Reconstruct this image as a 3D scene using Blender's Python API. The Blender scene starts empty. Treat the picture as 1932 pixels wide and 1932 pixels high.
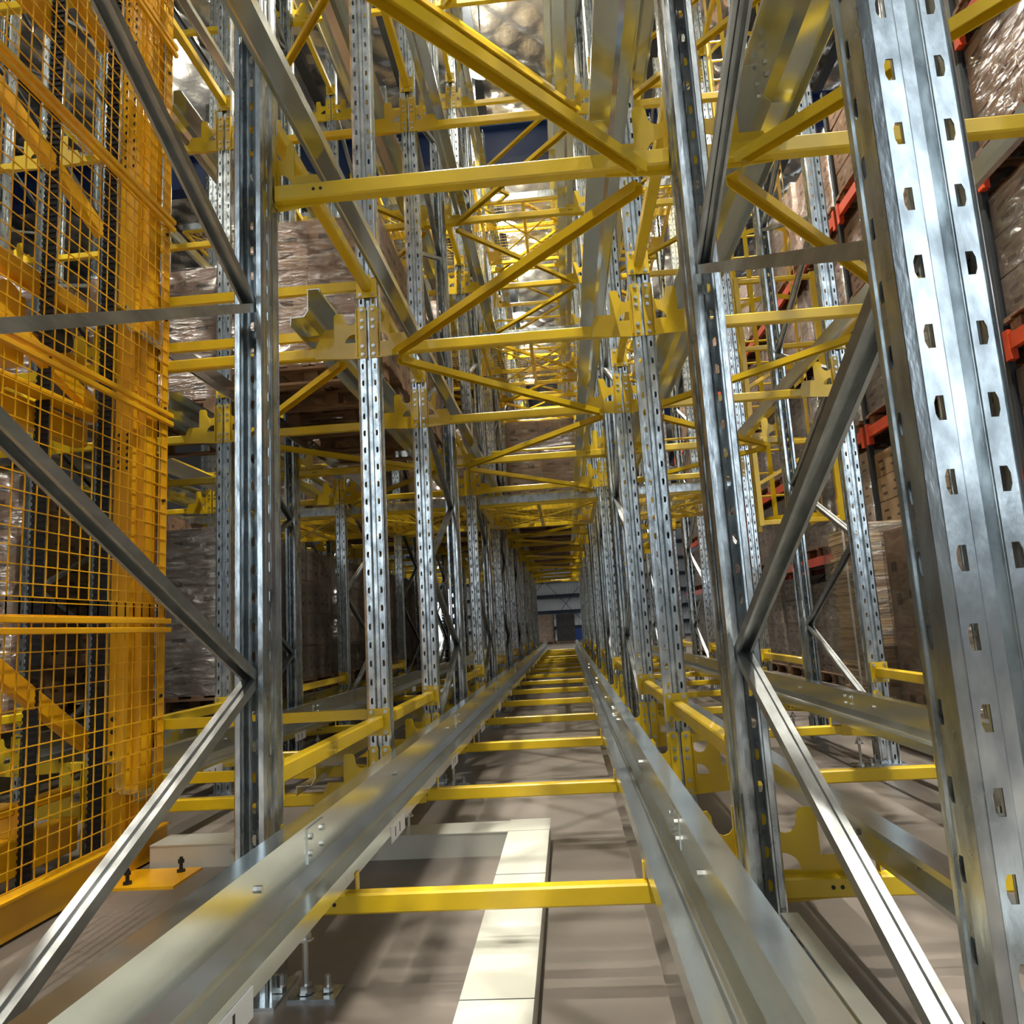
import bpy, bmesh, math, random
from mathutils import Vector, Matrix
from mathutils.geometry import tessellate_polygon
random.seed(7)
SC = bpy.context.scene
COL = SC.collection

# ---------------------------------------------------------------- camera
def make_camera():
    yaw, pitch, roll = -0.0639662, 0.1543323, -0.0576730
    cy, sy = math.cos(yaw), math.sin(yaw)
    cp, sp = math.cos(pitch), math.sin(pitch)
    cr, sr = math.cos(roll), math.sin(roll)
    f = Vector((sy*cp, cy*cp, sp)); r = Vector((cy, -sy, 0)); u = r.cross(f)
    R = cr*r + sr*u; U = -sr*r + cr*u
    cam = bpy.data.cameras.new('camera'); o = bpy.data.objects.new('camera', cam)
    m = Matrix.Identity(4)
    for i in range(3):
        m[i][0] = R[i]; m[i][1] = U[i]; m[i][2] = -f[i]
    m[0][3] = 0; m[1][3] = 0; m[2][3] = 1.0
    o.matrix_world = m
    cam.sensor_width = 36; cam.lens = 1419.0/1932*36
    cam.clip_start = 0.02; cam.clip_end = 300
    COL.objects.link(o); SC.camera = o
make_camera()

# ---------------------------------------------------------------- world, lights, exposure
W = bpy.data.worlds.new('world'); SC.world = W; W.use_nodes = True
W.node_tree.nodes['Background'].inputs[0].default_value = (0.78, 0.9, 1.0, 1)
W.node_tree.nodes['Background'].inputs[1].default_value = 1.9
SC.view_settings.view_transform = 'Standard'
SC.view_settings.look = 'None'
SC.view_settings.gamma = 1
SC.view_settings.use_curve_mapping = False
SC.view_settings.exposure = 0.36
SC.cycles.max_bounces = 7
SC.cycles.diffuse_bounces = 3
SC.cycles.glossy_bounces = 4
SC.cycles.transparent_max_bounces = 8
LAMP_W = 480
LAMPS = [(-0.75, y) for y in (-3.8, 1.0, 5.8, 10.6, 15.4, 20.2, 26)]
LAMPS += [(-6.5, y) for y in (-3.8, 4, 11.5, 19, 27)] + [(2.85, y) for y in (-3.0, 3.0, 9.0, 15, 21, 28)]
LAMPS += [(x, y) for x in (-8, 0, 7) for y in (38, 50)]  # extra lamps added to brighten the end wall
LAMP_Z = 9.75

# ---------------------------------------------------------------- materials
def mat(name, col, rough=.5, metal=0., noise=None, bump=None, col2=None, coat=0.):
    m = bpy.data.materials.new(name); m.use_nodes = True
    nt = m.node_tree; b = nt.nodes['Principled BSDF']
    b.inputs['Base Color'].default_value = (*col, 1); b.inputs['Roughness'].default_value = rough
    b.inputs['Metallic'].default_value = metal; b.inputs['Coat Weight'].default_value = coat
    if noise or bump:
        tc = nt.nodes.new('ShaderNodeTexCoord')
        mp = nt.nodes.new('ShaderNodeMapping'); nt.links.new(tc.outputs['Object'], mp.inputs[0])
    if noise:   # (scale vec, detail, rough spread)
        mp.inputs['Scale'].default_value = noise[0]
        n = nt.nodes.new('ShaderNodeTexNoise'); n.inputs['Detail'].default_value = noise[1]; n.inputs['Scale'].default_value = 1
        nt.links.new(mp.outputs[0], n.inputs['Vector'])
        cr = nt.nodes.new('ShaderNodeValToRGB'); cr.color_ramp.elements[0].position = .33; cr.color_ramp.elements[1].position = .68
        c2 = col2 or tuple(c*.7 for c in col)
        cr.color_ramp.elements[0].color = (*c2, 1); cr.color_ramp.elements[1].color = (*col, 1)
        nt.links.new(n.outputs[0], cr.inputs[0]); nt.links.new(cr.outputs[0], b.inputs['Base Color'])
        mr = nt.nodes.new('ShaderNodeMapRange'); mr.inputs[3].default_value = rough+noise[2]; mr.inputs[4].default_value = rough-noise[2]
        nt.links.new(n.outputs[0], mr.inputs[0]); nt.links.new(mr.outputs[0], b.inputs['Roughness'])
    if bump:    # (scale vec, strength, distance)
        mp2 = nt.nodes.new('ShaderNodeMapping'); nt.links.new(tc.outputs['Object'], mp2.inputs[0])
        mp2.inputs['Scale'].default_value = bump[0]
        n2 = nt.nodes.new('ShaderNodeTexNoise'); n2.inputs['Detail'].default_value = 4; n2.inputs['Scale'].default_value = 1
        nt.links.new(mp2.outputs[0], n2.inputs['Vector'])
        bp = nt.nodes.new('ShaderNodeBump'); bp.inputs['Strength'].default_value = bump[1]; bp.inputs['Distance'].default_value = bump[2]
        nt.links.new(n2.outputs[0], bp.inputs['Height']); nt.links.new(bp.outputs[0], b.inputs['Normal'])
    return m

M = {}
M['galv'] = mat('galvanised_steel', (.76,.81,.82), .25, .96, ((22,22,11),6,.11), ((45,45,14),.35,.003), (.34,.37,.38))
M['galv_rail'] = mat('galvanised_rail', (.70,.745,.73), .21, .95, ((14,3,14),3,.03), ((12,2,12),.06,.002), (.62,.66,.645))
M['galv_brace'] = mat('galvanised_brace', (.42,.435,.43), .46, .9, ((20,8,20),5,.08), ((30,10,30),.2,.002), (.27,.285,.28))
M['yellow'] = mat('yellow_paint', (.74,.50,.010), .34, 0, ((3,3,3),4,.06), None, (.60,.40,.008), .3)
M['amber'] = mat('amber_paint', (.86,.46,.006), .36, 0, ((2,2,2),5,.08), None, (.66,.31,.005), .25)
M['bolt'] = mat('zinc_bolt', (.55,.55,.52), .3, 1.)
M['black'] = mat('black_steel', (.015,.015,.016), .5, .2)
M['rubber'] = mat('black_rubber', (.012,.012,.012), .6)
M['orange'] = mat('orange_paint', (.72,.075,.02), .4, 0, ((3,3,3),3,.05))
M['blue'] = mat('dark_blue_paint', (.005,.024,.11), .5)
M['dark'] = mat('dark_purlin', (.04,.045,.05), .5, .4)
M['wood'] = mat('pallet_wood', (.25,.14,.07), .8, 0, ((4,14,14),5,.05), None, (.12,.06,.03))
M['board'] = mat('cardboard_edge', (.70,.52,.30), .85, 0, ((3,3,30),4,.05), None, (.50,.34,.18))
M['white'] = mat('white_label', (.85,.86,.88), .5)
M['ink'] = mat('black_ink', (.02,.02,.02), .6)
M['trunk'] = mat('cream_trunking', (.56,.56,.49), .35, .1, ((3,3,3),4,.08), None, (.47,.47,.42))
M['concrete'] = mat('concrete_floor', (.185,.158,.135), .40, 0, ((1.3,1.3,1.3),10,.12), ((9,9,9),.12,.01), (.13,.112,.097))
M['cladding'] = mat('pale_cladding', (.80,.86,.92), .5)
M['sidewall'] = mat('grey_wall', (.10,.105,.115), .7)
M['girt'] = mat('blue_black_girt', (.03,.05,.09), .5)
M['door_blue'] = mat('blue_door', (.03,.09,.36), .5)
M['cage_grey'] = mat('grey_panel', (.28,.30,.30), .5, .5)

def foil():
    m = mat('foil_insulation', (.80,.77,.70), .32, .95, ((1.2,1.2,1.2),6,.10), ((10,10,10),.5,.03), (.36,.35,.32))
    return m
M['foil'] = foil()

def carton_mat(name, c1, c2):
    m = bpy.data.materials.new(name); m.use_nodes = True; nt = m.node_tree; N = nt.nodes; L = nt.links
    b = N['Principled BSDF']; b.inputs['Roughness'].default_value = .75
    tc = N.new('ShaderNodeTexCoord'); sp = N.new('ShaderNodeSeparateXYZ'); L.new(tc.outputs['Generated'], sp.inputs[0])
    def rng(sock, lo, hi):
        a = N.new('ShaderNodeMath'); a.operation = 'GREATER_THAN'; L.new(sock, a.inputs[0]); a.inputs[1].default_value = lo
        c = N.new('ShaderNodeMath'); c.operation = 'LESS_THAN'; L.new(sock, c.inputs[0]); c.inputs[1].default_value = hi
        d = N.new('ShaderNodeMath'); d.operation = 'MULTIPLY'; L.new(a.outputs[0], d.inputs[0]); L.new(c.outputs[0], d.inputs[1]); return d.outputs[0]
    def mul(a, c):
        d = N.new('ShaderNodeMath'); d.operation = 'MULTIPLY'; L.new(a, d.inputs[0]); L.new(c, d.inputs[1]); return d.outputs[0]
    def mx(a, c):
        d = N.new('ShaderNodeMath'); d.operation = 'MAXIMUM'; L.new(a, d.inputs[0]); L.new(c, d.inputs[1]); return d.outputs[0]
    X, Y, Z = sp.outputs[0], sp.outputs[1], sp.outputs[2]
    p = None
    for (u0,u1,z0,z1) in ((.14,.36,.28,.36),(.62,.80,.22,.34),(.66,.86,.56,.66),(.16,.30,.58,.70)):
        for S in (X, Y):
            q = mul(rng(S,u0,u1), rng(Z,z0,z1)); p = q if p is None else mx(p, q)
    n = N.new('ShaderNodeTexNoise'); n.inputs['Scale'].default_value = 5; n.inputs['Detail'].default_value = 5; L.new(tc.outputs['Object'], n.inputs['Vector'])
    cr = N.new('ShaderNodeValToRGB'); cr.color_ramp.elements[0].color = (*c2,1); cr.color_ramp.elements[1].color = (*c1,1)
    cr.color_ramp.elements[0].position = .35; cr.color_ramp.elements[1].position = .65; L.new(n.outputs[0], cr.inputs[0])
    mix = N.new('ShaderNodeMix'); mix.data_type = 'RGBA'; L.new(p, mix.inputs[0]); L.new(cr.outputs[0], mix.inputs[6]); mix.inputs[7].default_value = (c1[0]*.22,c1[1]*.18,c1[2]*.2,1)
    L.new(mix.outputs[2], b.inputs['Base Color'])
    return m
M['carton'] = carton_mat('carton_card', (.30,.165,.085), (.21,.11,.055))
M['carton_pale'] = carton_mat('carton_card_pale', (.42,.29,.16), (.31,.20,.11))
M['carton_black'] = carton_mat('dark_wrapped_card', (.03,.028,.026), (.015,.014,.013))
M['carton_grey'] = carton_mat('carton_card_dusty', (.16,.115,.09), (.10,.072,.056))

def film_mat(name='stretch_film', trans=.72):
    m = bpy.data.materials.new(name); m.use_nodes = True; nt = m.node_tree; N = nt.nodes; L = nt.links
    N.remove(N['Principled BSDF']); out = N['Material Output']
    t = N.new('ShaderNodeBsdfTransparent'); t.inputs[0].default_value = (.9,.9,.9,1)
    g = N.new('ShaderNodeBsdfGlossy'); g.inputs['Roughness'].default_value = .16; g.inputs[0].default_value = (.85,.83,.8,1)
    mx = N.new('ShaderNodeMixShader'); L.new(t.outputs[0], mx.inputs[1]); L.new(g.outputs[0], mx.inputs[2])
    tc = N.new('ShaderNodeTexCoord'); mp = N.new('ShaderNodeMapping'); mp.inputs['Scale'].default_value = (3,3,12); L.new(tc.outputs['Object'], mp.inputs[0])
    n = N.new('ShaderNodeTexNoise'); n.inputs['Scale'].default_value = 1.6; n.inputs['Detail'].default_value = 6; n.inputs['Distortion'].default_value = 1.2
    L.new(mp.outputs[0], n.inputs['Vector'])
    bp = N.new('ShaderNodeBump'); bp.inputs['Strength'].default_value = 1; bp.inputs['Distance'].default_value = .06
    L.new(n.outputs[0], bp.inputs['Height']); L.new(bp.outputs[0], g.inputs['Normal'])
    mr = N.new('ShaderNodeMapRange'); mr.inputs[1].default_value = .4; mr.inputs[2].default_value = .7
    mr.inputs[3].default_value = .12; mr.inputs[4].default_value = 1-trans+.15; L.new(n.outputs[0], mr.inputs[0]); L.new(mr.outputs[0], mx.inputs[0])
    L.new(mx.outputs[0], out.inputs[0]); return m
M['film'] = film_mat()

def emis(name, col, s):
    m = bpy.data.materials.new(name); m.use_nodes = True; b = m.node_tree.nodes['Principled BSDF']
    b.inputs['Base Color'].default_value = (.8,.8,.8,1); b.inputs['Emission Color'].default_value = (*col,1); b.inputs['Emission Strength'].default_value = s
    return m
M['lamp'] = emis('lamp_lens', (1,.97,.86), 60)
M['daylight'] = emis('daylight_sheet', (.85,.93,1), 2.2)

# ---------------------------------------------------------------- mesh building
class MB:
    def __init__(s): s.v = []; s.f = []
    def add(s, vs, fs):
        n = len(s.v); s.v += [tuple(v) for v in vs]; s.f += [tuple(i+n for i in f) for f in fs]
    def box(s, x0, x1, y0, y1, z0, z1):
        s.add([(x0,y0,z0),(x1,y0,z0),(x1,y1,z0),(x0,y1,z0),(x0,y0,z1),(x1,y0,z1),(x1,y1,z1),(x0,y1,z1)],
              [(0,3,2,1),(4,5,6,7),(0,1,5,4),(1,2,6,5),(2,3,7,6),(3,0,4,7)]); return s
    def prism(s, poly, p0, p1, up=(0,0,1), loop=True):
        """2D outline (a along side, b along up) swept from p0 to p1"""
        p0 = Vector(p0); p1 = Vector(p1); w = (p1-p0).normalized(); up = Vector(up)
        a = w.cross(up)
        if a.length < 1e-4: a = w.cross(Vector((0,1,0)))
        a.normalize(); b = a.cross(w)
        n = len(poly)
        vs = [p0+a*q[0]+b*q[1] for q in poly]+[p1+a*q[0]+b*q[1] for q in poly]
        fs = [(i,(i+1)%n,(i+1)%n+n,i+n) for i in range(n if loop else n-1)]
        if loop:
            tri = tessellate_polygon([[Vector((q[0],q[1],0)) for q in poly]])
            fs += [tuple(t) for t in tri]+[tuple(i+n for i in t) for t in tri]
        s.add(vs, fs); return s
    def cyl(s, p0, p1, r, n=8):
        return s.prism([(r*math.cos(2*math.pi*i/n), r*math.sin(2*math.pi*i/n)) for i in range(n)], p0, p1)
    def plate(s, loops, y0, y1):
        """outline loops in (x,z), thickness along y; loops[1:] are holes"""
        L3 = [[Vector((q[0],q[1],0)) for q in l] for l in loops]
        tri = tessellate_polygon(L3); flat = [q for l in loops for q in l]; n = len(flat)
        vs = [(q[0],y0,q[1]) for q in flat]+[(q[0],y1,q[1]) for q in flat]
        fs = [tuple(t) for t in tri]+[tuple(i+n for i in t) for t in tri]
        k = 0
        for l in loops:
            m_ = len(l)
            fs += [(k+i, k+(i+1)%m_, k+(i+1)%m_+n, k+i+n) for i in range(m_)]; k += m_
        s.add(vs, fs); return s
    def mesh(s, name, m, solid=None, smooth=False):
        me = bpy.data.meshes.new(name); me.from_pydata(s.v, [], s.f)
        bm = bmesh.new(); bm.from_mesh(me)
        if solid:
            bmesh.ops.remove_doubles(bm, verts=bm.verts, dist=1e-5)
            bmesh.ops.recalc_face_normals(bm, faces=bm.faces)
            bmesh.ops.solidify(bm, geom=bm.faces[:], thickness=solid)
        bmesh.ops.recalc_face_normals(bm, faces=bm.faces)
        bm.to_mesh(me); bm.free()
        if smooth:
            for p in me.polygons: p.use_smooth = True
        me.materials.append(M[m] if isinstance(m, str) else m)
        return me

def tubepoly(w, h, c=.005):
    a, b = w/2, h/2
    return [(-a+c,-b),(a-c,-b),(a,-b+c),(a,b-c),(a-c,b),(-a+c,b),(-a,b-c),(-a,-b+c)]
def cpoly(w, d, t=.003, lip=.008):
    """open C: back along a, flanges along b"""
    a = w/2
    return [(-a,0),(a,0),(a,d),(a-lip,d),(a-lip,d-t),(a-t,d-t),(a-t,t),(-a+t,t),(-a+t,d-t),(-a+lip,d-t),(-a+lip,d),(-a,d)]

def obj(name, me, parent=None, loc=(0,0,0), rot=(0,0,0), label=None, cat=None, group=None, kind=None, scale=None):
    o = bpy.data.objects.new(name, me); COL.objects.link(o)
    if parent is not None: o.parent = parent
    o.location = loc; o.rotation_euler = rot
    if scale: o.scale = scale
    if label: o['label'] = label
    if cat: o['category'] = cat
    if group: o['group'] = group
    if kind: o['kind'] = kind
    return o
def thing(name, label, cat, loc=(0,0,0), group=None, rot=(0,0,0), kind='thing'):
    return obj(name, None, None, loc, rot, label, cat, group, kind)
CACHE = {}
def cached(key, fn):
    if key not in CACHE: CACHE[key] = fn()
    return CACHE[key]
ORD = 'first second third fourth fifth sixth seventh eighth ninth tenth eleventh twelfth thirteenth fourteenth fifteenth sixteenth seventeenth eighteenth nineteenth twentieth'.split()

# ---------------------------------------------------------------- layout numbers
def st(k): return .92+1.43*k
ROWX = {'L5':-6.80,'L4':-5.34,'L3':-3.88,'L2':-2.42,'L1':-.96,'R1':.5,'R2':2.02}
ROWTXT = {'L5':'sixth row left of the centre lane','L4':'fourth row left of the centre lane','L3':'third row left of the centre lane','L2':'second row left of the centre lane',
          'L1':'row edging the centre lane on the left','R1':'row edging the centre lane on the right','R2':'outermost row beside the cartons and ladder'}
ROWTXT = {'L1':'row along the centre lane, left side','R1':'row along the centre lane, right side','R2':'outermost row beside cartons and ladder','L2':'second row to the left','L3':'third row to the left','L4':'fourth row to the left','L5':'fifth row to the left'}
TIER = [.20, 2.49, 4.84, 7.19, 9.54]      # underside of the cross beams
TTXT = ['floor level','second level','third level','fourth level','top level']
NK = 18
PH = 9.95                                  # post height
HW = .0575

# ---------------------------------------------------------------- setting
def building():
    b = MB().box(-16, 14, -9, 56, -.12, 0)
    obj('floor', b.mesh('floor','concrete'), kind='structure')
    # quilted foil ceiling, real puffs
    nx, ny = 290, 620; x0, x1, y0, y1 = -16, 14, -9, 56
    vs = []; fs = []
    for j in range(ny+1):
        for i in range(nx+1):
            x = x0+(x1-x0)*i/nx; y = y0+(y1-y0)*j/ny
            u = (x+y)/.72; v = (x-y)/.72
            puff = abs(math.sin(math.pi*u))*abs(math.sin(math.pi*v))
            z = 11.0-.11*puff**.6+.03*math.sin(x*1.7+y*.6)*math.sin(y*2.3)+random.uniform(-.008,.008)
            vs.append((x,y,z))
    for j in range(ny):
        for i in range(nx):
            a = j*(nx+1)+i; fs.append((a,a+1,a+nx+2,a+nx+1))
    b = MB(); b.add(vs, fs); b.box(x0,x1,y0,y1,11.08,11.2)
    obj('ceiling', b.mesh('ceiling','foil',smooth=True), kind='structure')
    obj('wall_left', MB().box(-16.2,-16,-9,56,0,11).mesh('wl','sidewall'), kind='structure')
    w = obj('wall_right', MB().box(14,14.2,-9,56,0,11).mesh('wr','sidewall'), kind='structure')
    obj('window_1', MB().box(13.9,13.98,4,40,6.4,8.6).mesh('win','daylight'), kind='structure', label='long bright daylight strip high on the right wall')
    b = MB()
    for (a0,a1,c0,c1) in ((-16,-6.5,0,11),(-6.5,-2.6,0,1.6),(-6.5,-2.6,9,11),(-2.6,2.6,0,11),(2.6,9,0,2.4),(2.6,9,10.3,11),(9,14,0,11)): b.box(a0,a1,-9.2,-9,c0,c1)
    obj('wall_front_added', b.mesh('wf','sidewall'), kind='structure')  # unseen wall added behind the camera, openings shaped to brighten front faces
    # corrugated end wall
    b = MB(); n = 150
    for i in range(n):
        x = -16+30*i/n; d = 30/n
        b.add([(x,56,0),(x+d*.3,56,0),(x+d*.4,55.93,0),(x+d*.9,55.93,0),(x+d,56,0),
               (x,56,11),(x+d*.3,56,11),(x+d*.4,55.93,11),(x+d*.9,55.93,11),(x+d,56,11)],
              [(0,1,6,5),(1,2,7,6),(2,3,8,7),(3,4,9,8)])
    obj('wall_back', b.mesh('wall_back','cladding'), kind='structure')
    for z in (.9, 2.05, 3.2, 4.35, 5.5, 6.7, 8.0, 9.3):
        g = MB().prism([(-.11,-.13),(.11,-.13),(.11,-.10),(.02,-.10),(.02,.10),(.11,.10),(.11,.13),(-.11,.13),(-.11,.10),(-.02,.10),(-.02,-.10),(-.11,-.10)], (-16,55.75,z), (14,55.75,z))
        obj('wall_girt', g.mesh('girt','girt'), kind='structure')
    for i, x in enumerate((-12,-9,-6,-3,0,3,6,9,12)):
        obj('wall_rod', MB().cyl((x-1.5,55.55,.9),(x+1.5,55.55,4.35),.02,6).mesh('rod','girt'), kind='structure')
        obj('wall_rod', MB().cyl((x+1.5,55.55,.9),(x-1.5,55.55,4.35),.02,6).mesh('rod','girt'), kind='structure')
    obj('door_1', MB().box(.1,2.6,55.6,55.72,0,.78).mesh('d','door_blue'), kind='structure')
    obj('window_2', MB().box(-15,-8.2,55.7,55.85,.5,4.2).mesh('d','daylight'), kind='structure')
    # rafters and purlins
    ip = [(-.15,-.36),(.15,-.36),(.15,-.32),(.02,-.32),(.02,.32),(.15,.32),(.15,.36),(-.15,.36),(-.15,.32),(-.02,.32),(-.02,-.32),(-.15,-.32)]
    for y in (-7, 13, 33, 50):
        obj('roof_rafter', MB().prism(ip, (-16,y,10.05), (14,y,10.05)).mesh('rafter','blue'), kind='structure')
    pm = MB().prism(cpoly(.16,.08,.006,.03), (0,-9,0), (0,56,0), (0,0,1)).mesh('purlin','dark')
    for x in (-13.5,-11.9,-10.3,-8.7,-7.1,-5.5,-3.9,-2.3,-.95,.65,2.2,3.8,5.4,7,8.6,10.2,11.8,13.4):
        obj('roof_purlin', pm, None, (x,0,10.72), kind='structure')
building()

# ---------------------------------------------------------------- posts
PITCH = .0915
def perforated(b, pa, pb, n0, n1, flip=1):
    """strip between plan points pa, pb with a column of shaped holes"""
    pa = Vector((*pa,0)); pb = Vector((*pb,0)); u = pb-pa; w = u.length; u.normalize()
    hp = [(-.0055,-.0155),(.0035,-.0155),(.0065,-.007),(.0065,.007),(.0035,.0155),(-.0055,.0155)]
    if flip < 0: hp = [(-x,z) for x,z in hp][::-1]
    h = PITCH/2
    if flip > 0: op = [(-w/2,-h),(w/2,-h),(w/2,-.012),(w/2,.012),(w/2,h),(-w/2,h)]
    else: op = [(-w/2,h),(-w/2,h),]
    if flip < 0: op = [(w/2,h),(-w/2,h),(-w/2,.012),(-w/2,-.012),(-w/2,-h),(w/2,-h)]
    if flip < 0: hp = [(.006,.0155),(-.004,.0155),(-.0078,.006),(-.0078,-.006),(-.004,-.0155),(.006,-.0155)]
    mid = (pa+pb)/2
    for k in range(n0, n1):
        zc = PITCH*(k+.5)
        P = lambda q: tuple(mid+u*q[0]+Vector((0,0,zc+q[1])))
        b.add([P(q) for q in op]+[P(q) for q in hp], [(i,(i+1)%6,(i+1)%6+6,i+6) for i in range(6)])
def post_mesh():
    b = MB(); H = PITCH*int(PH/PITCH); n = int(PH/PITCH)
    def strip(pts):
        for (p, q) in zip(pts, pts[1:]):
            b.add([(*p,0),(*q,0),(*q,H),(*p,H)], [(0,1,2,3)])
    for s in (-1, 1):
        strip([(0,.013),(s*.008,.013),(s*.016,0),(s*.018,0)])
        perforated(b, (s*.018,0), (s*.046,0), 0, n, 1)
        strip([(s*.046,0),(s*.052,.002),(s*.0575,.009),(s*.0575,.045),(s*.049,.055)])
        perforated(b, (s*.049,.055), (s*.049,.085), 0, n, 1)
        strip([(s*.049,.085),(s*.049,.104),(s*.043,.112),(s*.028,.112),(s*.028,.106)])
    me = b.mesh('post','galv',solid=.0022)
    return me
POST = post_mesh()
BASE = MB().box(-.085,.085,-.04,.155,0,.010).box(-.062,-.056,-.01,.11,.01,.14).box(.056,.062,-.01,.11,.01,.14).mesh('base','galv')
ANCH = MB().cyl((0,0,.01),(0,0,.055),.008,8).cyl((0,0,.012),(0,0,.026),.016,6).mesh('anchor','bolt')
SLAB = 'post'
def brace_mesh(dz, key):
    def f():
        # near post end at local y=.09, far post end y=1.34, climbs by dz
        return MB().prism([(-.0225,.014),(-.003,.014),(-.001,.008),(.006,.008),(.008,.014),(.0225,.014),(.0225,-.014),(.014,-.014),(.014,-.011),(.0195,-.011),(.0195,.011),(.010,.011),(.008,.005),(-.003,.005),(-.005,.011),(-.0195,.011),(-.0195,-.011),(-.014,-.011),(-.014,-.014),(-.0225,-.014)], (0,.085,0), (0,1.345,dz), (0,0,1)).mesh('brace','galv_brace')
    return cached(key, f)
def upright_post(x, y, parent, back=False):
    p = obj('post', POST, parent, (x,y,0), (0,0,math.pi if back else 0))
    bp = obj('base_plate', BASE, parent, (x,y,0), (0,0,math.pi if back else 0))
    for sx in (-.07,.07): obj('anchor_bolt', ANCH, bp, (sx,.06,0))
    return p
FRAMES = {'L1':[(0,1),(3,4),(5,6),(7,8),(9,10),(11,12),(13,14),(15,16)],'R1':[(0,1),(3,4),(5,6),(7,8),(9,10),(11,12),(13,14),(15,16)],
          'R2':[(3,4),(5,6),(7,8),(9,10),(11,12),(13,14),(15,16)]}
for r in ('L2','L3','L4','L5'): FRAMES[r] = FRAMES['R2']
for r in ('L1','R1','R2','L2','L3','L4','L5'):
    X = ROWX[r]
    o = thing('single_upright', 'single unbraced slotted upright in the '+ROWTXT[r], 'rack post', (X, st(2), 0), 'single slotted posts')
    upright_post(0, 0, o)
    for fi, (a, c) in enumerate(FRAMES[r]):
        o = thing('braced_upright', 'braced galvanised upright, '+(ORD[fi] if r in ('L1','R1') else ORD[fi])+' back in the '+ROWTXT[r], 'rack frame', (X, st(a), 0), 'galvanised upright frames')
        upright_post(0, 0, o); upright_post(0, 1.43, o, True)
        up = brace_mesh(.595,'bu'); dn = brace_mesh(-.595,'bd')
        z = .30 if fi == 0 and r in ('L1','R1') else .30
        k = 0
        while z < 9.2:
            obj('brace', up if k % 2 == 0 else brace_mesh(-.595,'bd'), o, (0,0,z)); z += .595
            k += 1
            if k % 2 == 1: 
                obj('brace', dn, o, (0,0,z+.595)); z += .595; k += 1

# ---------------------------------------------------------------- cross beams with brackets
def arc(cx, cz, r, a0, a1, n=6, rz=None):
    rz = rz or r
    return [(cx+r*math.cos(math.radians(a0+(a1-a0)*i/n)), cz+rz*math.sin(math.radians(a0+(a1-a0)*i/n))) for i in range(n+1)]
def bracket_mesh(ur):
    """profile plate from post edge (u=0) towards the lane (u>0); rail web stands at u=ur"""
    nn = ur*.50
    out = [(-.050,-.02),(-.022,-.02)]+[(.004,-.02),(ur+.10,-.005),(ur+.10,.055),(ur+.075,.108),(ur-.004,.108)]
    out += [(ur-.004,.225),(ur-.012,.240),(nn+.014,.240),(nn+.004,.225)]
    out += arc(nn*.5, .205, nn*.5+.002, 0, -180, 6, .035)
    out += [(-.004,.262),(-.012,.27),(-.042,.27),(-.050,.262)]
    hole = arc(.012, .075, min(.055,ur*.6), 0, 90, 5, .05)+[(.012,.075)]
    hole = [(.010,.070)]+arc(.012, .070, min(.055,ur*.6), 0, 90, 5, .048)
    hole = hole[::-1]
    return MB().plate([out, hole], -.005, 0).box(-.002,.002,-.024,-.004,-.01,.255).mesh('bracket','yellow')
BOLT = MB().cyl((0,-.006,0),(0,-.013,0),.0105,6).cyl((0,-.013,0),(0,-.017,0),.006,6).mesh('bolt','bolt')
HOLE_DISC = MB().cyl((0,0,0),(0,-.0015,0),.006,8).mesh('hole_disc','black')  # black disc standing in for the shade inside an open bolt hole
LANES = {'A':('L5','L4'),'B':('L4','L3'),'C':('L3','L2'),'D':('L2','L1'),'E':('L1','R1'),'F':('R1','R2')}
LTXT = {'A':'fifth lane left of the ladder side','B':'third lane left of the centre lane','C':'second lane left of the centre lane','D':'lane left of the centre lane','E':'centre lane','F':'lane right of the centre lane'}
LTXT = {'A':'fourth lane to the left','B':'third lane to the left','C':'second lane to the left','D':'first lane to the left','E':'centre lane','F':'right lane'}
UR = {'E':(.066,.112)}
def ur(l): return UR.get(l, (.13,.13))
spec = []
for l, kk, tt in (('E',range(0,18),(0,1,2,3)),('F',range(1,18),(0,1,2,3)),('D',range(2,18),(0,1,2,3)),('C',range(2,17),(0,1,2,3)),('B',range(3,14),(0,1,2)),('A',range(3,11),(0,1))):
    for k in kk:
        for t in tt:
            if l == 'C' and k > 12 and t > 2: continue
            spec.append((l,k,t))
def is_back(k): return k == 1 or (k >= 4 and k % 2 == 0)
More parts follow.
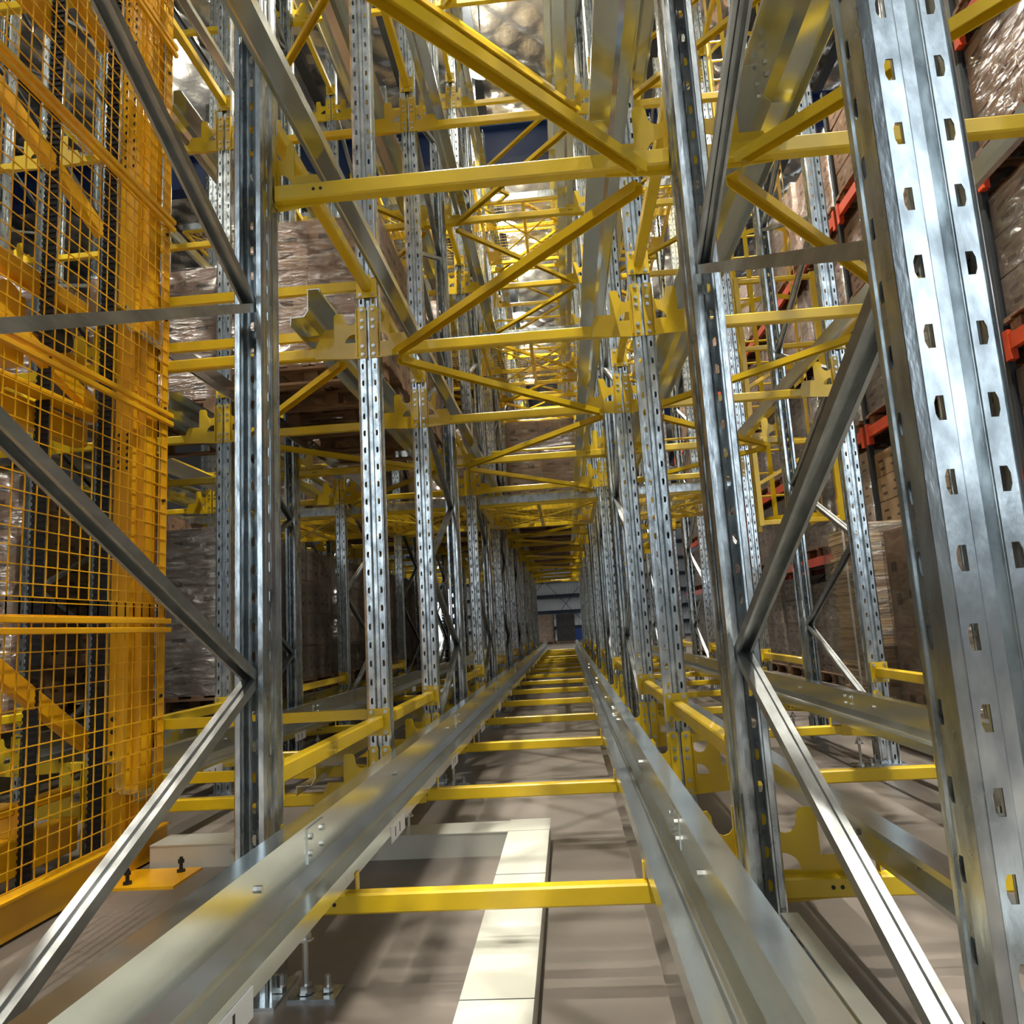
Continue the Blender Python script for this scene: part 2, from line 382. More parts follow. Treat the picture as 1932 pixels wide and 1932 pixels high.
def crossbeam(l, k, t, joined=None):
    a, c = LANES[l]; xa = ROWX[a]+HW; xc = ROWX[c]-HW; Wd = xc-xa; ula, urc = ur(l)
    y = st(k)
    bk = is_back(k)
    key = ('tube', round(Wd,3))
    tube = cached(key, lambda: MB().prism(tubepoly(.05,.058,.006), (.004,0,.029), (Wd-.004,0,.029)).mesh('tube','yellow'))
    ba = cached(('br',ula), lambda: bracket_mesh(ula)); bc = cached(('br',urc), lambda: bracket_mesh(urc))
    if joined is not None:
        for me, off, sx in ((tube,0,1),(ba,0,1),(bc,Wd,-1)):
            n = len(joined.v)
            joined.v += [(xa+off+sx*v.co.x, y+v.co.y-.002, TIER[t]+v.co.z) for v in me.vertices]
            joined.f += [tuple(i+n for i in p.vertices) for p in me.polygons]
        return
    o = thing('crossbar', 'yellow cross beam, %s, %s back in the %s' % (TTXT[t], ORD[k], LTXT[l]), 'cross beam', (xa, y, TIER[t]), 'yellow cross beams')
    dy = .035 if bk else -.035
    obj('tube', tube, o, (0, -.01 if bk else .022, 0))
    for me, x, s in ((ba,0,1),(bc,Wd,-1)):
        # plate sits on the post face: front posts face the camera, back posts face away
        b = obj('bracket', me, o, (x, .006 if bk else -.001, 0), (0,0,0), scale=(s,1,1))
        if k <= 9 and not bk:
            for z in (0,.045,.15,.19,.25) if k < 7 else (.0,.19):
                obj('bolt', BOLT, b, (-.028, .001, z))
    if k <= 4:
        for x in (.14,.165,Wd-.14,Wd-.165):
            obj('dark_hole_disc', HOLE_DISC, o, (x, (-.01 if bk else .022)-.025, .03))
seen = 0; rest = MB()
for s in spec:
    if seen < 298: crossbeam(*s); seen += 1
    else: crossbeam(*s, joined=rest)
if rest.v:
    obj('far_crossbars', rest.mesh('rest','yellow'), label='far yellow cross beams deep in the lanes at left', cat='cross beams', kind='stuff')

CB = cached('cb', lambda: MB().prism(cpoly(.05,.03,.003,.008), (0,0,0), (1.345,0,0), (0,1,0)).mesh('cb','yellow'))
for t in (0,1):
    for dz, w in ((.15,'lower'),(.42,'upper')):
        obj('channel_bar', CB, None, (ROWX['L2']+HW, st(2)+.04, TIER[t]+dz), label='%s yellow channel bar beside the first cross beam left, %s' % (w, TTXT[t]), cat='channel bar', group='yellow channel bars', kind='thing')
# ---------------------------------------------------------------- floor feet under beams
FPL = MB().box(-.07,.07,-.045,.045,0,.008).mesh('fpl','galv')
FROD = MB().cyl((0,0,.008),(0,0,.19),.009,8).mesh('frod','bolt')
FNUT = MB().cyl((0,0,0),(0,0,.014),.019,6).cyl((0,0,-.006),(0,0,0),.026,10).mesh('fnut','bolt')
def foot(x, y, txt, grp):
    o = thing('levelling_foot', txt, 'levelling foot', (x,y,0), grp)
    obj('foot_plate', FPL, o, (.03,0,0)); obj('threaded_rod', FROD, o)
    obj('nut', FNUT, o, (0,0,.016)); obj('nut', FNUT, o, (0,0,.155)); obj('anchor_bolt', ANCH, o, (.065,0,0))
for l in ('E','F','D'):
    a, c = LANES[l]
    for k in range(1 if l != 'D' else 2, 12 if l == 'E' else 8):
        for side, x, s in [q for q in (('left', ROWX[a]+HW+ur(l)[0]+.02, 1), ('right', ROWX[c]-HW-ur(l)[1]-.02, -1)) if (l == 'E' and q[0] == 'left') or (l == 'F' and q[0] == 'right') or (l == 'D' and k < 6)]:
            foot(x, st(k)-.065, 'levelling foot under the %s floor beam, %s end, %s' % (ORD[k], side, LTXT[l]), 'levelling feet under the floor beams')

# ---------------------------------------------------------------- shuttle rails
def rail_poly(m=1):
    # a inward from outer edge of the top flange, b up from the lip's lower edge
    out = [(.155,0),(.152,.044),(.104,.044),(.098,.049),(.092,.044),(.084,.047),(.063,.078),(.063,.190),(0,.190),(0,.174)]
    inn = [(.003,.174),(.003,.1865),(.0600,.1865),(.0600,.077),(.082,.0435),(.149,.0405),(.152,0)]
    return [(m*q[0], q[1]) for q in out+inn]
SEC = 2.86
def rail_section(m):
    return cached(('rs',m), lambda: MB().prism([(q[0],q[1]) for q in rail_poly(m)], (0,0,0), (0,SEC-.0012,0)).mesh('rail_section','galv_rail'))
STK = MB().box(-.0015,.0015,-.11,.11,-.032,.026).mesh('sticker','white')
INK = MB().box(-.0022,.0022,-.005,.005,-.020,.014).mesh('ink','ink')
RBOLT = MB().cyl((-.01,0,0),(.01,0,0),.009,6).mesh('rbolt','bolt')
SPL = MB().box(-.001,.003,-.07,.07,.085,.180).mesh('splice','galv_rail')
HOOK = MB().box(-.002,.002,-.015,.015,-.045,.012).box(-.02,.002,-.015,.015,-.048,-.044).mesh('hook','yellow')
RSTART = {'E':-.6,'F':-.6,'D':3.55,'C':4.9,'B':4.9,'A':4.9}
for l, tt in (('E',(0,1,2,3)),('F',(0,1,2,3)),('D',(0,1,2,3)),('C',(0,1,2)),('B',(0,1)),('A',(0,))):
    a, c = LANES[l]
    for t in tt:
        for side in (0, 1):
            x = ROWX[a]+HW+ur(l)[0] if side == 0 else ROWX[c]-HW-ur(l)[1]
            m = 1 if side == 0 else -1
            o = thing('shuttle_rail', 'galvanised rail, %s side of the %s, %s' % ('left' if side == 0 else 'right', LTXT[l], TTXT[t]), 'rail',
                      (x, RSTART[l], TIER[t]+.058+.037), 'galvanised shuttle rails')
            n = int(math.ceil((25.6-RSTART[l])/SEC))
            for i in range(n):
                # prism side axis: direction(+y) x up(+z) = +x
                r_ = obj('rail_section', rail_section(m), o, (0, i*SEC, 0))
                if i < 7 and i > 0:
                    sp_ = obj('splice_plate', SPL, o, (m*.064, i*SEC, 0))
                    for dy in (-.05,.05):
                        for z in (.11,.155): obj('bolt', RBOLT, sp_, (0,dy,z))
            if t == 0 and l in ('E','F','D') :
                for k in range(0, 13):
                    ys = st(k)+.0-RSTART[l]
                    if ys < 1.0: continue
                    if side == 0:
                        s_ = obj('label_plate', STK, o, (m*.1555, ys-.86, 0))
                        if k < 6:
                            for dy in (-.05,.02): obj('print_mark', INK, s_, (0,dy,0))
                    obj('hook_clip', HOOK, o, (m*.157, ys+.01, 0))
                    if k < 5: obj('bolt', RBOLT, o, (m*.064, ys-.5, .13))

# ---------------------------------------------------------------- ties along the rows and plan braces
TIE = MB().prism(tubepoly(.05,.06,.006), (0,.02,0), (0,1.43-.02,0)).mesh('tie','yellow')
TPL = MB().box(-.055,.055,-.006,0,-.065,.065).mesh('tpl','yellow')
for r in ('L1','R1','R2','L2','L3'):
    for k in ([1,2,4,6,8,10,12] if r in ('L1','R1') else [2,4,6,8,10]):
        for t in (0,1,2,3):
            if r == 'L3' and t > 1: continue
            o = thing('tie_bar', 'tie bar after %s post, %s, %s' % (ORD[k], ROWTXT[r], TTXT[t]), 'tie bar', (ROWX[r], st(k), TIER[t]+.385), 'yellow lengthwise tie bars')
            obj('tube', TIE, o)
            for y in (.02, 1.43-.004):
                p = obj('end_plate', TPL, o, (0,y,0))
                if k <= 6 and y > 1:
                    for sx in (-.035,.035):
                        for z in (-.05,.05): obj('bolt', BOLT, p, (sx,.0,z))
def planbrace(l, k, t, d):
    a, c = LANES[l]; x0 = ROWX[a]+HW+.10; x1 = ROWX[c]-HW-.10
    W_ = x1-x0; key = ('pb',round(W_,2),d)
    # angle section climbing nowhere; d=1: left at k, right at k+1
    p0 = (0,.05,0) if d > 0 else (W_,.05,0); p1 = (W_,1.38,0) if d > 0 else (0,1.38,0)
    me = cached(key, lambda: MB().prism([(-.022,.016),(.022,.016),(.022,-.020),(.018,-.020),(.018,.012),(-.018,.012),(-.018,-.020),(-.022,-.020)], p0, p1).mesh('pb','yellow'))
    obj('plan_brace', me, None, (x0, st(k), TIER[t]-.021), label='yellow diagonal brace, %s beams, %s bay of the %s' % (TTXT[t], ORD[k], LTXT[l]), cat='brace', group='yellow plan braces', kind='thing')
for l, par, ks, tt in (('E',0,range(0,17),(1,2,3)),('F',1,range(0,14),(1,2,3)),('D',1,range(2,14),(1,2))):
    for k in ks:
        for t in tt: planbrace(l, k, t, 1 if (k+par) % 2 == 0 else -1)

# ---------------------------------------------------------------- access walkways with mesh floors
def walkway():
    for t in (1,2,3):
        z = TIER[t]-.118
        for l in ('F','E','D','C','B'):
            a, c = LANES[l]; x0 = ROWX[a]+.085; x1 = ROWX[c]-.085; y0, y1 = ((8.25,10.1),(9.3,11.15),(10.0,11.8))[t-1]
            o = thing('mesh_walkway', 'yellow mesh walkway floor across the %s, %s' % (LTXT[l], TTXT[t]), 'walkway', (x0,y0,z), 'yellow mesh walkway floors')
            Wd = x1-x0; D = y1-y0
            for y in (0, D): obj('frame_bar', cached(('wx',Wd), lambda: MB().prism(tubepoly(.05,.05), (0,0,0), (Wd,0,0)).mesh('f','yellow')), o, (0,y,0))
            for x in (0, Wd/2, Wd): obj('frame_bar', cached(('wy',round(D,2)), lambda: MB().prism(tubepoly(.045,.04), (0,0,0), (0,D,0)).mesh('f','yellow')), o, (x,0,0))
            for i, (p, q) in enumerate((((0,0,-.02),(Wd,D,-.02)),((Wd,0,-.035),(0,D,-.035)))):
                obj('cross_brace', cached(('wc',i,Wd,round(D,2)), lambda: MB().prism(tubepoly(.03,.012,.002), p, q).mesh('f','yellow')), o)
            def wires():
                b = MB(); s = .0021
                n = int(Wd/.06)
                for i in range(1,n): x = Wd*i/n; b.box(x-s,x+s,0,D,.026-s,.026+s)
                n = int(D/.09)
                for i in range(1,n): y = D*i/n; b.box(0,Wd,y-s,y+s,.030-s,.030+s)
                return b.mesh('wires','yellow')
            obj('wire_mesh', cached(('ww',round(Wd,2),round(D,2)), wires), o, kind='stuff')
            for x in (.0, Wd-.17): obj('corner_plate', cached('cpl', lambda: MB().box(0,.17,0,.30,-.004,.004).mesh('c','yellow')), o, (x,D-.45,-.03))
            # grey kick channel on the near side
            obj('kick_channel', cached(('kc',Wd), lambda: MB().prism(cpoly(.10,.05,.004,.012), (0,0,0), (Wd,0,0), (0,1,0)).mesh('k','galv')), o, (0,-.03,.06))
            for zz in (.55, 1.05): obj('guard_rail', cached(('gr',Wd), lambda: MB().cyl((0,0,0),(Wd,0,0),.018,8).mesh('g','yellow')), o, (0,D,zz))
walkway()

# ---------------------------------------------------------------- lamps
def high_bay(x, y, i):
    row = 'above the centre lane' if x == -.75 and y < 30 else 'over the far left lanes' if x == -6.5 else 'over the orange beam rack aisle' if x == 2.85 else 'near the end wall'
    same = [q for q in LAMPS if q[0] == x and (y < 30) == (q[1] < 30)]; n_ = sorted(q[1] for q in LAMPS if (q[0] == x and y < 30 and q[1] < 30)) if y < 30 else [0]
    txt = 'high bay lamp %s, %s back' % (row, ORD[n_.index(y)]) if y < 30 else 'high bay lamp added to light the end wall, %s row, %s' % ({-8:'left',0:'middle',7:'right'}.get(x,'stray'), 'nearer' if y < 40 else 'farther')
    o = thing('high_bay_lamp', txt, 'lamp', (x,y,LAMP_Z), 'high bay lamps')
    n = 16
    b = MB(); prof = [(.05,.30),(.10,.24),(.15,.10),(.27,.0),(.26,-.005)]
    ring = [(r*math.cos(2*math.pi*k/n), r*math.sin(2*math.pi*k/n), z) for r, z in prof for k in range(n)]
    fs = [(j*n+k, j*n+(k+1)%n, (j+1)*n+(k+1)%n, (j+1)*n+k) for j in range(len(prof)-1) for k in range(n)]
    b.add(ring, fs)
    obj('shade', cached('shade', lambda: b.mesh('shade','cage_grey')), o)
    obj('lens', cached('lens', lambda: MB().cyl((0,0,.0),(0,0,.012),.24,20).mesh('lens','lamp')), o, (0,0,0))
    obj('hook_rod', cached('hookrod', lambda: MB().cyl((0,0,.29),(0,0,1.35),.012,6).mesh('rod','dark')), o)
    L = bpy.data.lights.new('lamp_light','SPOT'); L.energy = LAMP_W*4; L.color = (1,.95,.84); L.shadow_soft_size = .06; L.spot_size = math.radians(86); L.spot_blend = .5
    lo = bpy.data.objects.new('lamp_light', L); COL.objects.link(lo); lo.parent = o; lo.location = (0,0,-.05)
    # light spilling from the top of the lamp body onto the roof
    U = bpy.data.lights.new('lamp_uplight','SPOT'); U.energy = LAMP_W*.5; U.color = (1,.95,.84); U.shadow_soft_size = .1; U.spot_size = math.radians(165); U.spot_blend = .8
    uo = bpy.data.objects.new('lamp_uplight', U); COL.objects.link(uo); uo.parent = o; uo.location = (0,0,.36); uo.rotation_euler = (math.pi,0,0)
for i, (x, y) in enumerate(LAMPS): high_bay(x, y, i)

# ---------------------------------------------------------------- pallets and loads
DB = cached('db', lambda: MB().box(-.05,.05,-.6,.6,0,.018).mesh('deck_board','wood'))      # runs along y
BL = cached('bl', lambda: MB().box(-.05,.05,-.07,.07,0,.09).mesh('block','wood'))
ST_ = cached('st', lambda: MB().box(-.55,.55,-.05,.05,0,.018).mesh('stringer','wood'))
def pallet_joined():
    b = MB()
    for i in range(6): x = -.5+i*.2; b.box(x-.05,x+.05,-.6,.6,.126,.144)
    for y in (-.55,0,.55):
        b.box(-.55,.55,y-.05,y+.05,.108,.126); b.box(-.55,.55,y-.05,y+.05,0,.018)
        for x in (-.48,0,.48): b.box(x-.05,x+.05,y-.05,y+.05,.018,.108)
    return b.mesh('pallet','wood')
def pallet(x, y, z, label, full, sx=1, sy=1):
    if not full:
        return obj('pallet', cached('pal', pallet_joined), None, (x,y,z), scale=(sx,sy,1), label=label, cat='pallet', group='wooden pallets', kind='thing')
    o = thing('pallet', label, 'pallet', (x,y,z), 'wooden pallets'); o.scale = (sx,sy,1)
    for i in range(6): obj('deck_board', DB, o, (-.5+i*.2,0,.126))
    for yy in (-.55,0,.55):
        obj('stringer', ST_, o, (0,yy,.108)); obj('bottom_board', ST_, o, (0,yy,0))
        for xx in (-.48,0,.48): obj('block', BL, o, (xx,yy*.87,.018))
    return o
def carton_mesh(w, d, h, m):
    def f():
        b = MB(); c = .006
        b.prism([(-w/2+c,-h/2),(w/2-c,-h/2),(w/2,-h/2+c),(w/2,h/2-c),(w/2-c,h/2),(-w/2+c,h/2),(-w/2,h/2-c),(-w/2,-h/2+c)], (0,-d/2,h/2), (0,d/2,h/2))
        b.box(-.022,.022,-d/2-.0006,d/2+.0006,h-.0006,h+.0006)
        b.box(-w/2+.03,w/2-.03,-d/2-.002,-d/2,h*.62,h*.625)
        return b.mesh('carton',m)
    return cached(('carton',round(w,3),round(d,3),round(h,3),m), f)
def film_mesh(w, d, h):
    def f():
        nx, nz = 10, 14; b = MB(); rnd = random.Random(3)
        per = []
        for s in range(4):
            for i in range(nx):
                t = i/nx*2-1
                p = [(t*w/2,-d/2),(w/2,t*d/2),(-t*w/2,d/2),(-w/2,-t*d/2)][s]; per.append(p)
        n = len(per); vs = []
        for j in range(nz+1):
            for i, p in enumerate(per):
                e = .010+rnd.uniform(-.006,.008)
                l = math.hypot(*p); vs.append((p[0]*(1+e), p[1]*(1+e), h*j/nz*1.004))
        b.add(vs, [(j*n+i, j*n+(i+1)%n, (j+1)*n+(i+1)%n, (j+1)*n+i) for j in range(nz) for i in range(n)])
        return b.mesh('film','film',smooth=True)
    return cached(('film',round(w,2),round(d,2),round(h,2)), f)
def load(x, y, z, h, label, m='carton', nx=2, ny=3, w=1.08, d=1.16, wrapped=True, ch=.30, grp='loads of cartons on pallets', near=True, lid=False):
    o = thing('carton_load', label, 'carton stack', (x,y,z), grp)
    nz = max(1, round(h/ch)); ch = h/nz; cw = w/nx; cd = d/ny
    me = carton_mesh(cw-.006, cd-.006, ch-.003, m)
    for k in range(nz):
        for i in range(nx):
            for j in range(ny):
                if 0 < i < nx-1 and 0 < j < ny-1 and k < nz-1: continue
                obj('carton', me, o, (-w/2+cw*(i+.5)+random.uniform(-.004,.004), -d/2+cd*(j+.5)+random.uniform(-.004,.004), k*ch), (0,0,random.uniform(-.008,.008)))
    if wrapped:
        obj('stretch_film', film_mesh(w+.012,d+.012,h), o)
        if lid: obj('top_sheet', cached(('lid',w,d), lambda: MB().box(-w/2,w/2,-d/2,d/2,0,.004).mesh('lid','film')), o, (0,0,h+.002))
    return o
def palletload(x, y, z, h, what, where, m='carton', full=False, **kw):
    pallet(x, y, z, 'pallet under the %s %s' % (what, where.replace(' from the front',' back')), full)
    return load(x, y, z+.144, h, '%s %s' % (what, where.replace(' from the front',' back')), m, **kw)

RT = lambda t: TIER[t]+.058+.037+.190+.002      # top of rails
# lane left of the centre lane: a run of loads on the second level
xD = (ROWX['L2']+ROWX['L1'])/2
for i in range(7):
    palletload(xD, 5.55+i*1.34+(3.3 if i > 1 else 0), RT(1), 1.10, 'shiny brown carton load', 'on the second level, first lane left, %s from the front' % ORD[i], full=i < 3, ch=.36)
for i in (0,1,2,3,4):
    palletload(xD, 12.2+i*1.4, RT(2), 1.15, 'wrapped brown carton load', 'on the third level, first lane left, %s from the front' % ORD[i], ch=.38)
for i in range(6):
    palletload(xD-1.46, 6.3+i*1.4, RT(0), 1.3, 'dark dusty carton load', 'at floor level two lanes left, %s from the front' % ORD[i], m='carton_grey', ch=.32)
for i in range(4):
    palletload(xD-2.92, 5.9+i*1.4, RT(0), 1.75, 'glossy wrapped brown carton load', 'at floor level three lanes left, %s from the front' % ORD[i], m='carton', ch=.30)
for i in range(5):
    palletload(xD-1.46, 6.1+i*1.42+(4.0 if i > 0 else 0), RT(1), 1.1, 'brown wrapped carton load', 'on the second level, two lanes left, %s from the front' % ORD[i], m='carton', ch=.36)
for i in range(4):
    palletload(xD-2.92, 6.1+i*1.42+(4.0 if i > 0 else 0), RT(1), 1.2, 'brown wrapped carton load', 'on the second level three lanes left, %s from the front' % ORD[i], m='carton', ch=.36)
xE = (ROWX['L1']+ROWX['R1'])/2
for i in range(9):
    palletload(xE, 11.9+i*1.42, RT(1), 1.25, 'glossy carton load', 'on the second level above the centre lane, %s from the front' % ORD[i], m='carton', ch=.40)

# ---------------------------------------------------------------- selective rack at the right with orange beams
def selective_rack():
    lv = [1.70, 3.0, 4.45, 5.75]
    post = MB().prism(tubepoly(.06,.06,.004), (0,0,0), (0,0,7.4), (0,1,0)).mesh('rp','dark')
    lace = MB().prism(tubepoly(.03,.03,.003), (.04,0,0), (1.04,0,.9)).mesh('rl','dark')
    beam = MB().prism([(-.025,-.06),(.025,-.06),(.025,.035),(.010,.035),(.010,.06),(-.025,.06)], (0,.05,0), (0,2.75,0)).mesh('rb','orange')
    clip = MB().box(-.03,.03,-.01,.06,-.14,.10).mesh('rc','orange')
    for i in range(8):
        y = 3.2+i*2.8
        o = thing('rack_upright', 'dark upright of the orange beam rack, %s along the aisle' % ORD[i], 'rack upright', (3.6,y,0), 'dark uprights of the orange beam rack')
        for x in (.04, 1.04): obj('rack_post', post, o, (x,0,0))
        for k in range(7): obj('lacing_bar', lace, o, (0,0,.3+k))
        if i < 7:
            for li, z in enumerate(lv):
                for x in (.02, 1.06):
                    bb = thing('rack_beam', 'orange rack beam, %s shelf, %s bay, %s side' % (ORD[li], ORD[i], 'aisle' if x < .5 else 'rear'), 'rack beam', (3.6+x,y,z), 'orange rack beams')
                    obj('beam_body', beam, bb); obj('end_clip', clip, bb, (0,.05,0)); obj('end_clip', clip, bb, (0,2.70,0))
    n = 0
    LN = ['floor','first','second','third','fourth']
    for li, z in enumerate([0]+[q+.06 for q in lv]):
        top = ([q-.06 for q in lv]+[7.25])[li]
        h = min(top-z-.144-.10, 1.55)
        for i in range(16):
            y = 3.95+i*1.4
            if y < 5.2 or y > 21: continue
            hh = h*random.choice((.9,.95,1,1))
            pallet(3.6+.56, y, z, 'wooden pallet, %s shelf of the orange beam rack, %s place back' % (LN[li], ORD[i]), y < 12)
            load(3.6+.56, y, z+.144, hh, 'wrapped carton load, %s shelf of the orange beam rack, %s place back' % (LN[li], ORD[i]),
                 m='carton_pale' if (li in (0,1) and i in (2,3,4)) else ('carton' if li > 2 else 'carton_grey'), nx=2, ny=2, w=1.02, d=1.22, wrapped=not (li == 1 and i == 3), ch=.33, grp='carton loads on the orange beam rack')
selective_rack()
# floor stacks in the aisle
def cardboard():
    o = thing('cardboard_stack', 'tall uneven stack of flat cardboard sheets beside the wrapped pallet', 'cardboard stack', (2.78,6.45,0))
    b = MB(); z = .15
    while z < 1.66:
        t = random.uniform(.014,.026); jx = random.uniform(-.022,.022); jy = random.uniform(-.02,.02)
        b.box(-.40+jx,.42+jx,-.42+jy,.42+jy,z,z+t-.003); z += t
    s = obj('cardboard_sheets', b.mesh('sheets','board'), o, kind='stuff')
    for x in (-.01,.01):
        pass
    obj('strap', MB().box(-.43,-.427,-.02,.02,.15,1.67).box(.445,.448,-.02,.02,.15,1.67).box(-.43,.448,-.02,.02,1.667,1.67).mesh('strap','white'), o)
    obj('stretch_film', film_mesh(.90,.90,1.52), o, (0,0,.14))
    pallet(2.78,6.45,0,'wooden pallet under the tall stack of flat cardboard', True, .76, .74)
cardboard()
palletload(2.92, 5.25, 0, 1.42, 'wrapped load of large cartons', 'standing in front of the flat cardboard stack', m='carton', full=True, ch=.71, nx=2, ny=2, w=1.1, d=.95, lid=True)
# stacks at the far end of the centre lane
palletload(-.1, 45, 0, 1.55, 'black wrapped load', 'standing beyond the far end of the centre lane', m='carton_black', ch=.5, wrapped=False)
palletload(-1.35, 45.6, 0, 1.6, 'brown wrapped load', 'standing beside the black wrapped load at the far end', m='carton', ch=.4)
palletload(-1.35, 47.0, 0, 1.6, 'second brown wrapped load', 'behind the first one at the far end', m='carton', ch=.4)

# ---------------------------------------------------------------- floor trunking
def trunking():
    o = thing('cable_trunking', 'cream metal cable trunking lying on the floor under the centre lane, turning left', 'trunking', (0,0,0))
    prof = [(-.09,0),(.09,0),(.09,.098),(.093,.098),(.093,.104),(-.093,.104),(-.093,.098),(-.09,.098)]
    obj('straight_run', MB().prism(prof, (-.235,.4,0), (-.235,3.745,0)).mesh('t','trunk'), o)
    seam = MB()
    for y in (1.1, 2.0, 2.95): seam.box(-.329,-.141,y-.0012,y+.0012,.104,.1052)
    obj('lid_seam', seam.mesh('s','dark'), o, kind='stuff')
    obj('side_run', MB().prism(prof, (-.328,3.645,0), (-2.0,3.645,0)).mesh('t2','trunk'), o)
    obj('corner_cap', MB().box(-.33,-.14,3.55,3.747,.104,.107).mesh('t3','trunk'), o)
    for i in range(4): obj('screw', BOLT, o, (-1.60+i*.03, 3.56, .07))
trunking()
def channel():
    o = thing('bottom_channel', 'narrow grey channel between the two near right uprights, just above the floor', 'channel', (.535,1.0,.10))
    obj('channel_body', MB().prism([(-.012,0),(.03,0),(.03,.098),(.026,.098),(.026,.004),(-.012,.004)], (0,0,.0), (0,1.22,.0)).mesh('c','galv_rail'), o)
    obj('channel_lid', MB().prism([(-.014,.098),(.032,.098),(.032,.102),(-.014,.102)], (0,0,0), (0,1.22,0)).mesh('c','trunk'), o)
channel()

# ---------------------------------------------------------------- yellow mesh guard and lift mast at the left
GX = -2.07
def guard():
    o = thing('mesh_guard', 'tall yellow wire mesh guard fence in bolted panels standing at the left', 'mesh guard', (GX,0,0))
    Y0, Y1 = 1.0, 3.78
    zs = [.15, 1.12, 2.22, 3.35, 4.45, 5.55, 6.65]
    bar = lambda z: obj('frame_bar', cached('gbar', lambda: MB().prism(tubepoly(.022,.026,.003), (0,Y0,0), (0,Y1+.03,0)).mesh('gb','amber')), o, (.012,0,z))
    for z in zs[1:]: bar(z-.022); bar(z+.022)
    obj('corner_post', MB().box(-.004,0,Y1-.05,Y1+.01,.1,7.2).box(-.03,-.004,Y1+.006,Y1+.01,.1,7.2).mesh('gp','amber'), o)
    for z in [zs[0]+.12+.5*i for i in range(13)]:
        obj('screw', cached('gs', lambda: MB().cyl((.0,0,0),(.008,0,0),.009,8).mesh('gs','black')), o, (.002,Y1-.03,z))
    def wires():
        b = MB(); s = .0022; n = int((Y1-Y0)/.068)
        for i in range(n+1): y = Y0+(Y1-Y0)*i/n; b.box(-s,s,y-s,y+s,0,1.06)
        m = 15
        for j in range(m+1): z = 1.06*j/m; b.box(s,3*s,Y0,Y1,z-s,z+s)
        return b.mesh('wires','amber')
    for a, c in zip(zs, zs[1:]): obj('wire_mesh', cached('gw', wires), o, (0,0,a+.02), kind='stuff')
    # bottom channel and feet
    obj('base_channel', MB().prism([(-.05,0),(.02,0),(.02,.125),(.035,.130),(.035,.14),(-.05,.14)], (0,Y0,.012), (0,Y1+.02,.012)).mesh('gc','amber'), o)
    for y in (1.6, 3.36):
        f = obj('foot_plate', MB().box(-.05,.34,-.10,.16,0,.012).mesh('gf','amber'), o, (.0,y,0))
        for p in ((.11,-.05),(.27,.10)):
            obj('anchor_bolt', cached('ga', lambda: MB().cyl((0,0,.012),(0,0,.075),.008,8).cyl((0,0,.012),(0,0,.022),.02,6).cyl((0,0,.05),(0,0,.064),.015,6).mesh('a','black')), f, (*p,0))
guard()
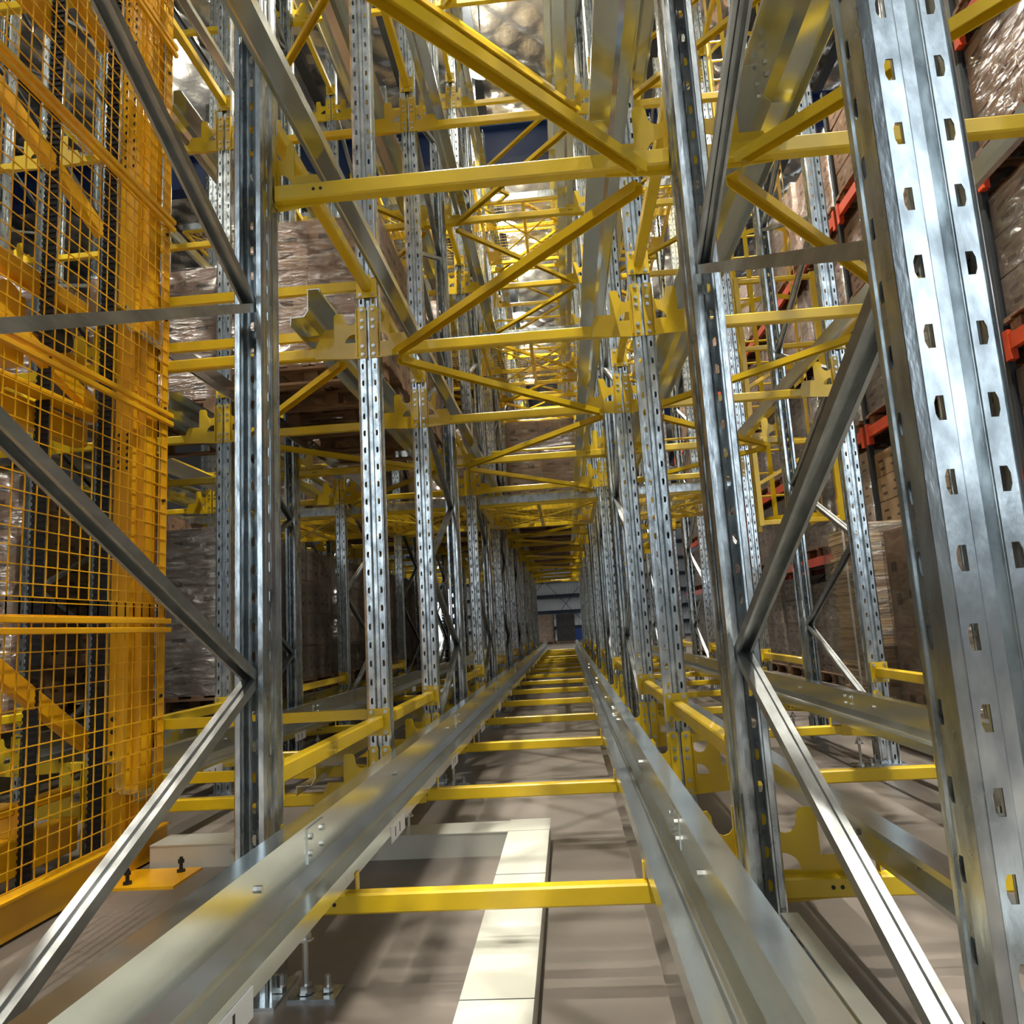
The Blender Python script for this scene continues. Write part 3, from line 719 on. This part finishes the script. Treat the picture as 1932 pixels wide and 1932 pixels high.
def mast():
    o = thing('lift_mast', 'heavy yellow lift mast column with black toothed belts behind the mesh guard', 'lift mast', (0,0,0))
    H = 7.6
    obj('column', MB().box(-2.245,-2.15,3.60,3.75,0,H).box(-2.15,-2.105,3.64,3.75,0,H).mesh('mc','amber'), o)
    obj('column', MB().prism(tubepoly(.2,.2,.01), (-2.35,1.75,0), (-2.35,1.75,H), (0,1,0)).mesh('mc2','amber'), o)
    obj('base_plate', MB().box(-2.36,-2.10,3.45,3.735,0,.02).mesh('mb','amber'), o)
    def belt():
        b = MB(); b.box(-.032,.032,-.004,.004,0,H)
        z = 0
        while z < H: b.box(-.032,.036,-.012,-.004,z,z+.014); z += .03
        return b.mesh('belt','rubber')
    for x, y in ((-2.29,3.58),(-2.42,3.30)): obj('toothed_belt', cached('belt', belt), o, (x,y,0))
    yb = lambda z, w, h, x=-2.5: obj('mast_beam', MB().prism(tubepoly(w,h,.008), (x,1.6,z), (x,3.70,z)).mesh('my','amber'), o)
    yb(2.14,.08,.13); yb(2.22,.10,.03,-2.40); yb(2.82,.07,.10); yb(.14,.10,.16); yb(.34,.05,.05); yb(4.3,.08,.12)
    for (a, c) in (((3.05,.97),(3.72,.55)),((2.3,3.80),(3.70,3.29)),((1.7,1.72),(3.05,.97)),((2.0,5.0),(3.7,4.43)),((2.0,2.85),(3.7,2.27)),((3.7,5.8),(2.0,5.1))):
        obj('diagonal', MB().prism(tubepoly(.05,.085,.006), (-2.42,a[0],a[1]), (-2.42,c[0],c[1])).mesh('md','amber'), o)
    hol = MB()
    for z in [1.92+.035*i for i in range(6)]+[3.6+.05*i for i in range(22)]:
        for x in (-2.22,-2.175): hol.cyl((x,3.5955,z),(x,3.5985,z),.010,8)
    for z in (.35,.42,.62,.68,.52): hol.cyl((-2.22,3.5955,z),(-2.22,3.5985,z),.012,8)
    obj('bolt_hole_discs', hol.mesh('mh','black'), o, kind='stuff')  # raised black discs give the column's open holes their dark insides
    # carriage
    obj('carriage_plate', MB().box(-2.72,-2.44,3.3,3.36,.18,.36).mesh('cp','amber'), o)
    obj('carriage_wheel', MB().cyl((-2.62,3.15,2.66),(-2.50,3.15,2.66),.09,16).mesh('cw','amber'), o)
    obj('carriage_wheel', MB().cyl((-2.62,3.55,2.62),(-2.50,3.55,2.62),.07,16).mesh('cw','black'), o)
    obj('carriage_frame', MB().box(-2.66,-2.56,2.5,3.9,2.52,2.60).box(-2.66,-2.56,3.2,3.34,2.4,2.75).mesh('cf','amber'), o)
mast()

# ---------------------------------------------------------------- caged ladder at the right
def ladder():
    o = thing('caged_ladder', 'yellow caged access ladder outside the right lane', 'ladder', (2.62,8.8,0))
    z0, z1 = 1.98, 8.8
    for x in (-.24,.24): obj('stile', cached('lst', lambda: MB().prism(tubepoly(.05,.06,.004), (0,0,z0), (0,0,z1), (0,1,0)).mesh('ls','yellow')), o, (x,.35,0))
    z = z0+.15
    while z < z1: obj('rung', cached('lr', lambda: MB().cyl((-.24,0,0),(.24,0,0),.014,8).mesh('lr','yellow')), o, (0,.35,z)); z += .28
    hoop = [(-.36,.35)]+[(-.36,-.05)]+[(.36*math.cos(math.radians(a)),-.05+.38*math.sin(math.radians(a))) for a in range(-165,0,15)]+[(.36,-.05),(.36,.35)]
    def hm():
        b = MB()
        for p, q in zip(hoop, hoop[1:]): b.prism([(-.003,-.028),(.003,-.028),(.003,.028),(-.003,.028)], (*p,0), (*q,0))
        return b.mesh('hoop','yellow')
    z = 2.05
    while z < z1: obj('hoop', cached('hoop', hm), o, (0,0,z)); z += .85
    for a in (-165,-130,-90,-50,-15):
        x, y = .36*math.cos(math.radians(a)), -.05+.38*math.sin(math.radians(a))
        obj('cage_strip', MB().prism([(-.026,-.003),(.026,-.003),(.026,.003),(-.026,.003)], (x,y,2.02), (x,y,z1), (x,y+.05,0)).mesh('cs','yellow'), o)
    # small entry gate frame
    for x in (-.45,.40): obj('gate_post', MB().prism(tubepoly(.055,.055,.004), (x,-.55,1.95), (x,-.55,4.8), (0,1,0)).mesh('gp','yellow'), o)
    for z in (1.98, 2.85, 3.95, 4.75): obj('gate_bar', MB().prism(tubepoly(.05,.05,.004), (-.45,-.55,z), (.40,-.55,z)).mesh('gb','yellow'), o)
    for z in (2.4, 3.5): obj('gate_brace', MB().prism(tubepoly(.04,.04,.004), (-.45,-.55,z), (.40,-.55,z+.45)).mesh('gb','yellow'), o)
ladder()
